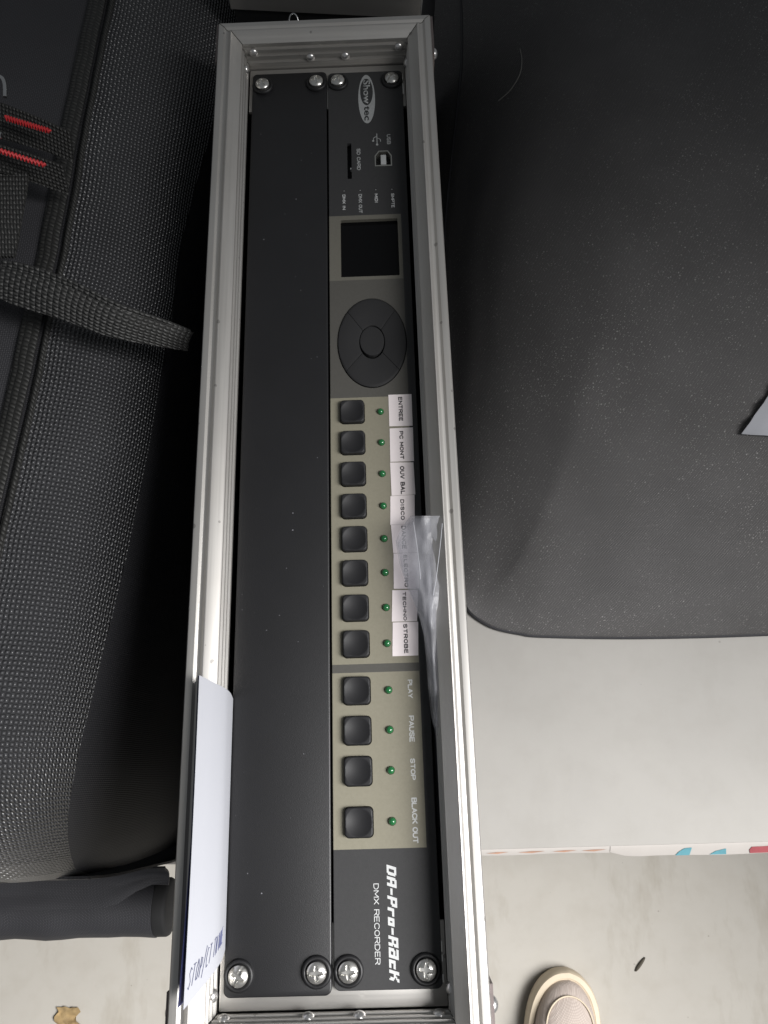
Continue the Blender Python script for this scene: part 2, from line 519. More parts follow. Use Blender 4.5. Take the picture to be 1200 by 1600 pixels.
def film_mat():
    m, nt, b = new_mat('clear_plastic_film')
    out = nt.nodes['Material Output']
    b.inputs['Base Color'].default_value = (0.92, 0.93, 0.97, 1)
    b.inputs['Roughness'].default_value = 0.22
    b.inputs['Specular IOR Level'].default_value = 0.7
    n = noise_tex(nt, 120, 4)
    bump(nt, b, n, 0.5, 0.001)
    tr = nd(nt, 'ShaderNodeBsdfTransparent'); tr.inputs['Color'].default_value = (0.97, 0.97, 0.98, 1)
    tl = nd(nt, 'ShaderNodeBsdfTranslucent'); tl.inputs['Color'].default_value = (0.85, 0.86, 0.92, 1)
    body = nd(nt, 'ShaderNodeMixShader'); body.inputs[0].default_value = 0.5
    nt.links.new(b.outputs[0], body.inputs[1]); nt.links.new(tl.outputs[0], body.inputs[2])
    mx = nd(nt, 'ShaderNodeMixShader')
    nt.links.new(mth(nt, 'MULTIPLY_ADD', noise_tex(nt, 90, 4), 0.36, 0.0), mx.inputs[0])
    nt.links.new(tr.outputs[0], mx.inputs[1]); nt.links.new(body.outputs[0], mx.inputs[2])
    nt.links.new(mx.outputs[0], out.inputs['Surface'])
    return m
M['film'] = film_mat()
M['crease'] = plain('film_fold', (0.55, 0.56, 0.60), 0.2, 0, 0.1, 80)

def stone(name, base, dark, scale, stains):
    m, nt, b = new_mat(name)
    n1 = noise_tex(nt, scale, 6, 0.6); n2 = noise_tex(nt, scale * 9, 4, 0.6)
    c = mixc(nt, ramp(nt, n1, 0.3, 0.75), tuple(x * 0.88 for x in base), base)
    c = mixc(nt, mth(nt, 'MULTIPLY', ramp(nt, n2, 0.45, 0.8), 0.22), c, dark)
    st = noise_tex(nt, scale * 1.7, 5, 0.65, stretch=(3.0, 1.0, 1.0))
    c = mixc(nt, mth(nt, 'MULTIPLY', ramp(nt, st, 0.54, 0.70), stains), c, dark)
    s = specks(nt, 95, 0.86, 0.12)
    c = mixc(nt, mth(nt, 'MULTIPLY', s, 0.35), c, tuple(x * 0.4 for x in dark))
    nt.links.new(c, b.inputs['Base Color'])
    b.inputs['Roughness'].default_value = 0.7
    bump(nt, b, n2, 0.12, 0.001)
    return m
M['floor'] = stone('pale_concrete', (0.435, 0.412, 0.37), (0.27, 0.24, 0.19), 3.0, 0.55)
M['table'] = stone('pale_tabletop', (0.350, 0.337, 0.315), (0.26, 0.245, 0.22), 6.0, 0.15)

# ------------------------------------------------------------------ the setting
FZ, TZ = -0.85, -0.34
fl = mk('floor', [(-4, -4, FZ), (4, -4, FZ), (4, 4, FZ), (-4, 4, FZ)], [(0, 1, 2, 3)], M['floor'])
fl['kind'] = 'structure'

# ------------------------------------------------------------------ table
tb = thing('table', 'pale table with a printed floral edge, under the black fabric bags and the case', 'table', (0.1, 0.2, FZ))
def ch(o, par):
    """keep world placement while parenting to a placed empty"""
    o.parent = par
    o.matrix_parent_inverse = (Matrix.Translation(par.location) @ Matrix.Rotation(par.rotation_euler.z, 4, 'Z')).inverted()
    return o
TE = -0.2200
ch(box('table_top', -0.75, 0.95, TE, 1.05, TZ - 0.022, TZ, M['table'], None, 0.0015), tb)
for lx, ly in ((-0.68, 0.05), (0.88, 0.05), (-0.68, 0.98), (0.88, 0.98)):
    ch(box('leg', lx - 0.02, lx + 0.02, ly - 0.02, ly + 0.02, FZ, TZ - 0.023, M['body'], None, 0.002), tb)
# rolled edge trim: thin on the left part, folded wider from x = 0.2 on
def trim(x0, x1, wa, wb, name, n=24):
    vs, fs = [], []
    for i in range(n + 1):
        t = i / n
        x = x0 + (x1 - x0) * t
        w = wa + (wb - wa) * t + 0.0004 * math.sin(x * 70)
        if x0 > 0: w *= 0.40 + 0.60 * min(1, (x - x0) / 0.016)
        y = TE - 0.0004
        vs += [(x, y + 0.0020, TZ + 0.0004), (x, y, TZ - 0.0002), (x, y - w, TZ - 0.6 * w - 0.001), (x, y - w, TZ - 0.6 * w - 0.003), (x, y, TZ - 0.004 - 0.6 * w), (x, y, TZ - 0.0012)]
    for i in range(n):
        a = i * 6
        for k in range(6):
            q = (k + 1) % 6
            fs.append((a + k, a + 6 + k, a + 6 + q, a + q))
    fs += [(0, 1, 2, 3, 4, 5), tuple(n * 6 + 5 - k for k in range(6))]
    return ch(fix(mk(name, vs, fs, M['trim'], None, 30)), tb)
trim(-0.75, 0.199, 0.0022, 0.0030, 'edge_trim')
trim(0.1995, 0.95, 0.0068, 0.0086, 'edge_trim', 60)
def on_trim(x, t, lift=0.0004):
    w = 0.0068 + 0.0018 * (x - 0.199) / 0.751
    y = TE - 0.0006 - w * t
    return Vector((x, y - lift * 0.3, TZ - 0.0002 - (0.6 * w + 0.0008) * t + lift))
def leafprint(name, pts, mat):
    vs = [on_trim(x, t) for x, t in pts]
    ch(mk(name, vs, [tuple(range(len(vs)))], mat), tb)
leafprint('printed_leaf', [(0.253, .95), (0.256, .5), (0.260, .15), (0.266, .08), (0.2645, .95)], M['leaf_blue'])
leafprint('printed_leaf', [(0.281, .95), (0.286, .55), (0.294, .30), (0.2945, .95)], M['leaf_blue'])
leafprint('printed_flower', [(0.3140, .90), (0.3132, .5), (0.3150, .18), (0.338, .12), (0.340, .85)], M['leaf_red'])
def on_thin(x, t):
    w = 0.0022 + 0.0008 * (x + 0.75) / 0.95
    return Vector((x, TE - 0.0006 - w * t, TZ - 0.0002 - (0.6 * w + 0.0008) * t + 0.0005))
for x0, x1 in ((0.098, 0.116), (0.124, 0.146), (0.152, 0.172), (0.176, 0.196)):
    vs = [on_thin(x0, .30), on_thin((x0 + x1) / 2, .05), on_thin(x1, .10), on_thin((x0 + x1) / 2, .55)]
    ch(mk('printed_stem', vs, [(0, 1, 2, 3)], M['orange']), tb)

# ------------------------------------------------------------------ flight case
HX, HY = 0.062, 0.262
PROF = [(1.5, -14), (0, -13.5), (0, 17.0), (.20, 18.5), (.7, 19.1), (1.5, 19.2), (3.6, 19.2), (4.2, 18.6), (4.9, 18.2), (5.8, 18.3),
        (6.6, 18.9), (7.2, 19.7), (7.7, 20.3), (8.2, 20.4), (8.7, 19.7), (13.2, 16.8), (13.8, 16.1), (13.8, 14.6), (13.0, 14.3), (13.0, 12.6), (14.4, 12.3),
        (14.4, 10.6), (13.4, 10.3), (13.4, 8.8), (14.9, 8.5), (14.9, 6.6), (13.9, 6.3), (13.9, 4.8), (15.5, 4.5), (15.5, 2.6), (14.7, 2.3),
        (14.7, -1.5), (12.9, -1.5), (12.9, -14)]
PROF = [(a / 1000, b / 1000) for a, b in PROF]
def rails(par, hx, hy, dz=0.0, prof=PROF):
    n = len(prof)
    for side in ('left', 'right', 'near', 'far'):
        vs = []
        for e in (0, 1):
            for d, z in prof:
                g = 0.0003
                if side in ('left', 'right'):
                    x = (hx - d) * (-1 if side == 'left' else 1); y = (hy - d - g) * (1 if e else -1)
                else:
                    y = (hy - d) * (-1 if side == 'near' else 1); x = (hx - d - g) * (1 if e else -1)
                vs.append((x, y, z + dz))
        fs = [(i, (i + 1) % n, n + (i + 1) % n, n + i) for i in range(n)]
        fs += [tuple(range(n)), tuple(reversed(range(n, 2 * n)))]
        fix(mk('frame_rail', vs, fs, M['alu_y'] if side in ('left', 'right') else M['alu_x'], par, 35))

fc = thing('rack_flight_case', 'narrow flight case with ribbed aluminium rim, open and holding two rack panels', 'flight case', (0, 0, TZ))
OFF = -TZ
rails(fc, HX, HY, OFF)
def cbox(name, x0, x1, y0, y1, z0, z1, mat, bev=0.0, par=None):
    return box(name, x0, x1, y0, y1, z0 + OFF, z1 + OFF, mat, par or fc, bev)
cbox('side_wall', -0.0605, -0.0535, -0.2605, 0.2605, TZ + 0.0005, -0.0142, M['body'], 0.0008)
cbox('side_wall', 0.0535, 0.0605, -0.2605, 0.2605, TZ + 0.0005, -0.0142, M['body'], 0.0008)
cbox('end_wall', -0.0533, 0.0533, -0.2605, -0.2535, TZ + 0.0005, -0.0142, M['body'], 0.0008)
cbox('end_wall', -0.0533, 0.0533, 0.2535, 0.2605, TZ + 0.0005, -0.0142, M['body'], 0.0008)
cbox('floor_board', -0.0533, 0.0533, -0.2533, 0.2533, TZ + 0.0005, TZ + 0.008, M['inside'])
# rack strips the panels are screwed to
cbox('rack_strip', -0.0464, 0.0464, 0.2150, 0.2465, -0.0030, -0.0006, M['alu_x'], 0.0004)
cbox('rack_strip', -0.0464, 0.0464, -0.2465, -0.2150, -0.0030, -0.0006, M['alu_x'], 0.0004)
# rivets: domes on the ribbed inner walls
riv = lathe_mesh('rivet', [(0.0026, -0.0004), (0.0026, 0.0003), (0.0023, 0.0009), (0.0016, 0.0015), (0.0007, 0.0018), (0.0002, 0.00185)], 20)
def rivet(loc, normal):
    o = link('rivet', riv, M['rivet'], fc, 60)
    o.location = Vector(loc) + Vector((0, 0, OFF))
    o.rotation_euler = Vector(normal).to_track_quat('Z', 'Y').to_euler()
for x, z in ((-0.0425, 0.0105), (-0.0094, 0.0063), (0.0113, 0.0063), (0.0430, 0.0105)):
    rivet((x, 0.2474 + (0.0006 if z > .008 else 0), z), (0, -1, 0.05))
for x, z in ((-0.0430, 0.0063), (-0.0094, 0.0063), (0.0109, 0.0063), (0.0425, 0.0063)):
    rivet((x, -0.2474, z), (0, 1, 0.25))
for x, y, z in ((-0.0474, 0.2400, 0.0063), (0.0474, 0.2400, 0.0063), (-0.0474, -0.2390, 0.0063), (0.0474, -0.2385, 0.0063)):
    rivet((x, y, z), (-math.copysign(1, x), 0, 0.2))
# steel corner brackets on the outside, with a rivet each
for sx in (-1, 1):
    for sy in (-1, 1):
        pts = [(sx * 0.0621, sy * 0.2350), (sx * 0.0633, sy * 0.2350), (sx * 0.0633, sy * 0.2633), (sx * 0.0350, sy * 0.2633), (sx * 0.0350, sy * 0.2621), (sx * 0.0621, sy * 0.2621)]
        b_ = fix(prism('corner_bracket', pts, -0.030 + OFF, 0.0165 + OFF, M['bracket'], fc))
        o = link('rivet', riv, M['rivet'], b_, 60); o.location = (sx * 0.0633, sy * 0.2440, 0.008 + OFF)
        o.rotation_euler = (0, sx * PI / 2, 0); o.scale = (1.25, 1.25, 1.3)
# small wire loop at the far rim
lp = [(-0.019 + 0.0027 * math.cos(a), 0.2660, 0.010 + OFF + 0.0032 * math.sin(a)) for a in [PI * 2 * i / 24 for i in range(25)]]
tube('latch_loop', [(x, 0.2665 + 0.0045 + 0.003 * math.sin(PI * 2 * i / 24), z) for i, (x, y, z) in enumerate(lp)], 0.00045, M['chrome'], fc, 8)
tube('latch_stem', [(-0.019, 0.2618, 0.0102 + OFF), (-0.019, 0.2700, 0.0078 + OFF)], 0.0012, M['chrome'], fc, 8)

# second case behind, only its rim shows
pf = [(a, b) for a, b in PROF]
sc = thing('closed_flight_case', 'second flight case with aluminium edge standing behind the end of the rack case', 'flight case', (0.012, 0.4295, TZ), math.radians(-7.0))
rails(sc, HX, 0.12, OFF - 0.004)
box('lid_panel', -0.0465, 0.0465, -0.1045, 0.1045, OFF + 0.003, OFF + 0.008, M['body'], sc, 0.0005)
box('case_body', -0.0605, 0.0605, -0.1185, 0.1185, 0.0005, OFF - 0.019, M['body'], sc, 0.001)

# ------------------------------------------------------------------ screws
def screw_mesh():
    n, R0 = 64, 0.0040
    rr = [0.0002, .0005, .0008, .0011, .0014, .0017, .0020, .0023, .0026, .0029, .0032, .0035, .0038, .0040]
    vs, fs = [], []
    def hgt(r, a):
        z = 0.0024 * math.sqrt(max(0, 1 - (r / 0.0044) ** 2))
        x, y = r * math.cos(a), r * math.sin(a)
        d = 0.0
        w = 0.00062 + 0.00030 * max(0, 1 - r / 0.0026)
        if r < 0.0028 and (abs(x) < w or abs(y) < w): d = 0.0013 * (1 - (r / 0.0040) ** 2)
        if abs(y) < 0.00048: d = max(d, 0.0007)
        return z - d
    for r in rr:
        for i in range(n):
            a = 2 * PI * i / n
            vs.append((r * math.cos(a), r * math.sin(a), hgt(r, a)))
    for i in range(n):
        a = 2 * PI * i / n
        vs.append((R0 * math.cos(a), R0 * math.sin(a), -0.0012))
    m_ = len(rr) + 1
    for j in range(m_ - 1):
        for i in range(n):
            k = (i + 1) % n
            fs.append((j * n + i, j * n + k, (j + 1) * n + k, (j + 1) * n + i)[::-1])
    fs.append(tuple(range(n)))
    me = bpy.data.meshes.new('screw'); me.from_pydata(vs, [], fs); me.validate(); me.update()
    return me
SCREW = screw_mesh()
WASH = lathe_mesh('washer', [(0.0062, 0.0), (0.0062, 0.0006), (0.0058, 0.0014), (0.0052, 0.0017), (0.0047, 0.0015), (0.0043, 0.0006), (0.0036, 0.0003)], 36)
def screw(par, x, y, z, ang):
    w = link('cup_washer', WASH, M['washer'], par, 50); w.location = (x, y, z)
    o = link('screw', SCREW, M['steel'], par, 22); o.location = (x, y, z + 0.0013); o.rotation_euler = (0.03 * math.sin(ang * 9), 0.04 * math.cos(ang * 5), ang)

# ------------------------------------------------------------------ blank panel
bp = thing('blank_rack_panel', 'plain matt black blank rack panel screwed in beside the recorder', 'rack panel', (0, 0, 0))
prism('panel_plate', rrect(-0.0444, -0.0003, -0.2413, 0.2413, 0.0028, 5), -0.0004, 0.0016, M['panel'], bp, 0.0007, 3)
box('stiffening_flange', -0.0440, -0.0425, -0.205, 0.205, -0.016, -0.0005, M['panel'], bp)
box('stiffening_flange', -0.0022, -0.0007, -0.205, 0.205, -0.016, -0.0005, M['panel'], bp)
SY = 0.23255
for x, y, a in ((-0.0381, -SY - .0006, 1.05), (-0.00635, -SY, 0.05), (-0.0381, SY - .0010, 0.4), (-0.00635, SY - .0004, 0.2)):
    screw(bp, x, y, 0.0016, a)

# ------------------------------------------------------------------ recorder
rec = thing('light_recorder', 'grey rack light recorder with display, jog pad and twelve black buttons', 'recorder', (0, 0, 0))
PT = 0.0016
BX = 0.0118
BY = [0.0169, 0.0, -0.0167, -0.0334, -0.0500, -0.0667, -0.0834, -0.1001, -0.1211, -0.1384, -0.1555, -0.1763]
LX = 0.0260
plate = prism('faceplate', rrect(0.0006, 0.0446, -0.2397, 0.2397, 0.0025, 5), -0.0006, PT, None, rec, 0.0003, 2)
plate.data.materials.append(M['face'])
# openings cut through the plate
cm = bmesh.new()
def cut(pts):
    a = [cm.verts.new((x, y, -0.01)) for x, y in pts]; b = [cm.verts.new((x, y, 0.01)) for x, y in pts]
    n = len(pts)
    cm.faces.new(a[::-1]); cm.faces.new(b)
    for i in range(n): cm.faces.new((a[i], a[(i + 1) % n], b[(i + 1) % n], b[i]))
for y in BY: cut(rrect(BX - 0.0063, BX + 0.0063, y - 0.0064, y + 0.0064, 0.0021, 4))
for y in BY: cut(ellipse(LX, y, 0.00185, 0.00185, 16))
cut(rrect(0.0069, 0.0385, 0.0973, 0.1342, 0.0005, 2))
cut(rrect(0.0112, 0.0137, 0.1620, 0.1870, 0.0004, 2))
USB = [(0.0268, 0.1698), (0.0367, 0.1698), (0.0367, 0.1772), (0.0345, 0.1808), (0.0292, 0.1808), (0.0268, 0.1772)]
cut(USB)
WC = (0.0227, 0.0569); WA, WB = 0.0180, 0.0264
cut(ellipse(*WC, WA + 0.0002, WB + 0.0002, 72))
for x in (0.0092, 0.0182, 0.0270, 0.0360): cut(ellipse(x, 0.1541, 0.00055, 0.00055, 10))
bmesh.ops.recalc_face_normals(cm, faces=cm.faces)
cme = bpy.data.meshes.new('cutter'); cm.to_mesh(cme); cm.free()
co = bpy.data.objects.new('cutter', cme); COL.objects.link(co)
md = plate.modifiers.new('openings', 'BOOLEAN'); md.operation = 'DIFFERENCE'; md.object = co; md.solver = 'EXACT'
bpy.context.view_layer.update()
dg = bpy.context.evaluated_depsgraph_get()
nm = bpy.data.meshes.new_from_object(plate.evaluated_get(dg))
plate.modifiers.clear(); plate.data = nm
nm.materials.clear(); nm.materials.append(M['face'])
for p_ in nm.polygons: p_.use_smooth = False
bpy.data.objects.remove(co); bpy.data.meshes.remove(cme)

box('chassis', 0.0016, 0.0436, -0.212, 0.212, -0.200, -0.0045, M['inside'], rec)
box('chassis_front', 0.0014, 0.0438, -0.212, 0.212, -0.0043, -0.0022, M['inside'], rec)
# worn bare metal on the plate's outer edge
for y0, y1 in ((-0.2225, -0.2265), (-0.2275, -0.2300), (-0.2345, -0.2375), (0.2330, 0.2375), (0.2220, 0.2300)):
    box('bare_edge', 0.04462, 0.0450, min(y0, y1), max(y0, y1), -0.0004, 0.0013, M['steel'], rec)
# display
box('display_screen', 0.0060, 0.0394, 0.0964, 0.1351, -0.0019, -0.0009, M['screen'], rec)
# buttons: rounded square caps with a dished top
def button_mesh():
    n = 36; hw, hh = 0.0060, 0.0061
    vs, fs = [], []
    def sq(px, py):
        # square parameter to rounded square
        r = 0.0020
        x, y = px * hw, py * hh
        ex, ey = abs(x) - (hw - r), abs(y) - (hh - r)
        if ex > 0 and ey > 0:
            l = math.hypot(ex, ey); m = max(ex, ey)
            if l > 0:
                k = m / l
                x = math.copysign(hw - r + ex * k, x); y = math.copysign(hh - r + ey * k, y)
        return x, y
    for i in range(n + 1):
        for j in range(n + 1):
            px, py = math.sin((i / n - .5) * PI) * .35 + (i / n - .5) * 1.3, math.sin((j / n - .5) * PI) * .35 + (j / n - .5) * 1.3
            x, y = sq(px, py)
            e = max(abs(px), abs(py))
            z = 0.0024
            if e > 0.90: z -= 0.0005 * ((e - 0.90) / 0.10) ** 2
            r = math.hypot(x, y) / 0.0058
            if r < 1: z -= 0.0013 * (1 - r * r)
            vs.append((x, y, z))
    I = lambda i, j: i * (n + 1) + j
    for i in range(n):
        for j in range(n):
            fs.append((I(i, j), I(i + 1, j), I(i + 1, j + 1), I(i, j + 1)))
    per = [I(i, 0) for i in range(n)] + [I(n, j) for j in range(n)] + [I(i, n) for i in range(n, 0, -1)] + [I(0, j) for j in range(n, 0, -1)]
    base = len(vs)
    for k in per: vs.append((vs[k][0], vs[k][1], -0.0036))
    m_ = len(per)
    for k in range(m_):
        q = (k + 1) % m_
        fs.append((per[q], per[k], base + k, base + q))
    fs.append(tuple(range(base, base + m_)))
    me = bpy.data.meshes.new('button'); me.from_pydata(vs, [], fs); me.validate(); me.update()
    bm = bmesh.new(); bm.from_mesh(me); bmesh.ops.recalc_face_normals(bm, faces=bm.faces); bm.to_mesh(me); bm.free()
    return me
BM = button_mesh()
LED = lathe_mesh('led', [(0.0017, -0.0035), (0.0017, 0.0004), (0.00158, 0.0010), (0.0012, 0.0015), (0.0007, 0.0018), (0.0002, 0.0019)], 24)
for y in BY:
    o = link('button', BM, M['button'], rec, 35); o.location = (BX, y, PT + 0.0001)
    o = link('led', LED, M['led'], rec, 60); o.location = (LX, y, PT - 0.0002)
LED2 = lathe_mesh('signal_led', [(0.0005, -0.0035), (0.0005, -0.0001), (0.0002, 0.0001)], 10)
for x in (0.0092, 0.0182, 0.0270, 0.0360):
    o = link('signal_led', LED2, M['print_dim'], rec, 60); o.location = (x, 0.1541, PT - 0.0003)
# jog pad: four curved segments and a centre button
def seg_mesh(a0, a1):
    na, rr = 22, [(0.372, -.0042), (0.372, .0003), (0.378, .0005), (0.40, .0006), (0.56, .0006), (0.60, .0007), (0.75, .0008), (0.93, .0008), (0.975, .0007), (0.990, .0004), (0.993, -.0042)]
    vs, fs = [], []
    for r, z in rr:
        for i in range(na + 1):
            g = 0.005 / max(r, .3)
            a = (a0 + g) + (a1 - a0 - 2 * g) * i / na
            e = min(i, na - i) / na
            zz = z - (0.0001 * (1 - e / 0.05) if e < 0.05 and z > 0 else 0)
            vs.append((WC[0] + WA * r * math.cos(a), WC[1] + WB * r * math.sin(a), PT + zz))
    w = na + 1
    for j in range(len(rr) - 1):
        for i in range(na):
            fs.append((j * w + i, (j + 1) * w + i, (j + 1) * w + i + 1, j * w + i + 1))
    fs.append(tuple(j * w for j in range(len(rr))))
    fs.append(tuple(j * w + na for j in reversed(range(len(rr)))))
    return vs, fs
D = math.radians
for a0, a1 in ((-40, 45), (45, 135), (135, 220), (220, 320)):
    vs, fs = seg_mesh(D(a0), D(a1))
    fix(mk('jog_segment', vs, fs, M['pad'], rec, 40))
rr = [(.352, -.0042), (.352, .0004), (.345, .0006), (.29, .0007), (.15, .0006), (.03, .0006)]
vs, fs = [], []
for r, z in rr:
    for i in range(40):
        a = 2 * PI * i / 40
        vs.append((WC[0] + WA * r * math.cos(a), WC[1] + 0.0005 + WB * 0.92 * r * math.sin(a), PT + z))
for j in range(len(rr) - 1):
    for i in range(40):
        k = (i + 1) % 40
        fs.append((j * 40 + i, j * 40 + k, (j + 1) * 40 + k, (j + 1) * 40 + i))
fs.append(tuple(range(200, 240))); fs.append(tuple(reversed(range(40))))
fix(mk('centre_button', vs, fs, M['pad'], rec, 40))
# usb socket: metal shell lining, tongue
ux = [(x, y) for x, y in USB]
cx_, cy_ = sum(p[0] for p in ux) / 6, sum(p[1] for p in ux) / 6
inn = [(cx_ + (x - cx_) * .86, cy_ + (y - cy_) * .86) for x, y in ux]
oo = [(cx_ + (x - cx_) * .985, cy_ + (y - cy_) * .985) for x, y in ux]
vs = [(x, y, z) for ring in (oo, inn) for z in (-.004, PT + .0002) for x, y in ring]
fs = []
for i in range(6):
    k = (i + 1) % 6
    fs += [(6 + i, 6 + k, 18 + k, 18 + i), (12 + i, 12 + k, 18 + k, 18 + i)[::-1], (i, k, 6 + k, 6 + i)]
us = mk('usb_socket', vs, fs, M['port'], rec)
box('contact_tongue', 0.0303, 0.0334, 0.1715, 0.1782, -0.003, PT - 0.0002, M['print'], us, 0.0002)
box('card_catch', 0.01300, 0.01352, 0.1690, 0.1700, -0.001, PT - 0.0004, M['print'], rec)

ZT = PT + 0.00005
T = lambda s, x0, x1, y0, y1, mat='print', bold=0.0, z=ZT, par=None: text_mesh('lettering', s, x0, x1, y0, y1, z, M[mat], par or rec, bold)
K = lambda s, x0, x1, y0, y1, mat='print', bold=0.17, z=ZT: stroke_text('lettering', s, x0, x1, y0, y1, z, M[mat], rec, bold)
K('USB', .0342, .0364, .1924, .1852, 'print_dim', .20)
K('SD CARD', .0167, .0188, .1830, .1678, 'print_dim', .20)
K('DMX IN', .0082, .0099, .1513, .1411, 'print', .20)
K('DMX OUT', .0172, .0192, .1513, .1384, 'print_dim', .20)
K('MIDI', .0262, .0280, .1511, .1450, 'print', .20)
K('SMPTE', .0354, .0372, .1510, .1413, 'print', .20)
K('PLAY', .0348, .0369, -.1168, -.1250, 'print', .20)
K('PAUSE', .0347, .0370, -.1326, -.1439, 'print', .20)
K('STOP', .0347, .0368, -.1508, -.1598, 'print', .20)
K('BLACK OUT', .0346, .0369, -.1670, -.1853, 'print', .20)
K('DMX RECORDER', .0174, .0196, -.2004, -.2305, 'print', .13)

# heavy squared slanted lettering
G = {'D': ['111110', '111111', '110011', '110011', '110011', '110011', '110011', '111111', '111110'],
     'A': ['011111', '111111', '110011', '110011', '111111', '111111', '110011', '110011', '110011'],
     '-': ['0000', '0000', '0000', '0000', '1111', '1111', '0000', '0000', '0000'],
     'P': ['111111', '111111', '110011', '110011', '111111', '111110', '110000', '110000', '110000'],
     'r': ['00000', '00000', '00000', '11111', '11111', '11000', '11000', '11000', '11000'],
     'o': ['00000', '00000', '00000', '11111', '11111', '11011', '11011', '11111', '11111'],
     'R': ['111111', '111111', '110011', '110011', '111110', '111111', '110011', '110011', '110011'],
     'a': ['111111', '111111', '000011', '011111', '111111', '110011', '110011', '111111', '111111'],
     'c': ['00000', '00000', '00000', '11111', '11111', '11000', '11000', '11111', '11111'],
     'K': ['110011', '110011', '110110', '111100', '111110', '110011', '110011', '110011', '110001']}
def block_text(string, x0, x1, y0, y1, z, mat, par):
    rows = 9
    cols = sum(len(G[c][0]) + 1 for c in string) - 1
    wtot = cols + 2.0
    vs, fs, idx = [], [], {}
    def V(c, r):
        if (c, r) not in idx:
            a = (c + 2.0 * (1 - r / rows)) / wtot
            idx[(c, r)] = len(vs)
            vs.append((x1 + (x0 - x1) * r / rows, y0 + (y1 - y0) * a, z))
        return idx[(c, r)]
    c0 = 0
    for ch_ in string:
        for r, row in enumerate(G[ch_]):
            for c, b in enumerate(row):
                if b == '1':
                    fs.append((V(c0 + c, r), V(c0 + c, r + 1), V(c0 + c + 1, r + 1), V(c0 + c + 1, r)))
        c0 += len(G[ch_][0]) + 1
    o = mk('lettering', vs, fs, mat, par)
    bm = bmesh.new(); bm.from_mesh(o.data)
    for f in bm.faces:
        if f.normal.z < 0: f.normal_flip()
    g = bmesh.ops.extrude_face_region(bm, geom=list(bm.faces))
    for v in [e for e in g['geom'] if isinstance(e, bmesh.types.BMVert)]: v.co.z += 0.00006
    bm.to_mesh(o.data); bm.free()
block_text('DA-Pro-RacK', .0231, .0271, -.1932, -.2372, ZT, M['print'], rec)

# oval maker's badge
bd = prism('oval_badge', ellipse(.0232, .2190, .0049, .0181), PT + .00003, PT + .00012, M['print_dim'], rec)
bi = prism('badge_field', ellipse(.0232, .2242, .0037, .0100), PT + .00013, PT + .00018, M['logo_dark'], bd)
T('Show', .0212, .0254, .2330, .2153, 'print_dim', .02, PT + .00020, bd)
T('tec', .0216, .0248, .2135, .2030, 'logo_dark', .02, PT + .00014, bd)
# usb trident mark
def stroke(name, pts, w, z, mat, par):
    pts = [Vector((x, y, 0)) for x, y in pts]
    vs, fs = [], []
    for i, p in enumerate(pts):
        t = (pts[min(i + 1, len(pts) - 1)] - pts[max(i - 1, 0)]).normalized()
        n = Vector((-t.y, t.x, 0)) * w / 2
        for s, zz in ((1, z), (-1, z), (-1, z + .00005), (1, z + .00005)):
            vs.append((p.x + n.x * s, p.y + n.y * s, zz))
    for i in range(len(pts) - 1):
        a = i * 4
        for k in range(4):
            q = (k + 1) % 4
            fs.append((a + k, a + q, a + 4 + q, a + 4 + k))
    e = (len(pts) - 1) * 4
    fs += [(0, 1, 2, 3), (e + 3, e + 2, e + 1, e)]
    return fix(mk(name, vs, fs, mat, par))
um = stroke('usb_mark', [(.0285, .1932), (.0285, .1856)], .00045, ZT, M['print_dim'], rec)
stroke('mark_arm', [(.02873, .1900), (.0304, .1890), (.0306, .1874)], .0004, ZT, M['print_dim'], um)
stroke('mark_arm', [(.02827, .1912), (.0265, .1900), (.0264, .1884)], .0004, ZT, M['print_dim'], um)
prism('mark_dot', ellipse(.0263, .1880, .0006, .0006, 12), ZT + .00006, ZT + .0001, M['print_dim'], um)
prism('mark_dot', ellipse(.0285, .1853, .0007, .0007, 12), ZT + .00006, ZT + .0001, M['print_dim'], um)

# stuck-on paper labels
LAB = [('ENTREE', [(30.3, 26.1), (42.1, 26.1), (42.0, 8.5), (30.3, 8.6)], (35.2, 37.3, 24.7, 11.3)),
       ('PC MONT', [(30.4, 7.4), (42.1, 7.6), (41.9, -10.6), (30.2, -10.6)], (35.1, 37.1, 5.8, -9.4)),
       ('OUV BAL', [(30.1, -11.0), (41.6, -11.3), (41.9, -28.1), (30.3, -28.4)], (34.8, 37.0, -13.1, -27.9)),
       ('DISCO', [(29.7, -28.6), (41.5, -28.3), (41.0, -43.3), (29.2, -43.2)], (34.4, 36.3, -30.5, -41.0)),
       ('DANCE', [(29.5, -43.3), (41.0, -43.4), (42.2, -57.4), (30.2, -57.4)], (34.5, 36.6, -43.9, -55.6)),
       ('ELECTRO', [(30.3, -57.6), (42.2, -57.6), (41.6, -75.1), (29.9, -74.7)], (35.0, 36.8, -58.4, -74.1)),
       ('TECHNO', [(29.2, -75.4), (41.2, -75.5), (40.2, -90.3), (28.5, -90.2)], (33.9, 35.5, -76.3, -89.9)),
       ('STROBE', [(28.9, -90.6), (40.7, -90.6), (40.1, -106.1), (28.3, -106.1)], (33.7, 35.6, -91.4, -105.0))]
for k, (s, q, t) in enumerate(LAB):
    z0 = PT + 0.00004
    z1 = z0 + 0.00018
    lb = prism('paper_label', [(x / 1000, y / 1000) for x, y in q], z0, z1, M['label'], rec)
    stroke_text('lettering', s, t[0] / 1000, t[1] / 1000, t[2] / 1000, t[3] / 1000, z1 + 0.00003, M['ink'], lb, 0.23, 0.42)
for x, y, a in ((0.00655, -SY, 0.08), (0.0381, -SY, 1.42), (0.0064, SY - 0.0004, 0.5), (0.0383, SY - 0.0004, 0.9)):
    screw(rec, x, y, PT, a)

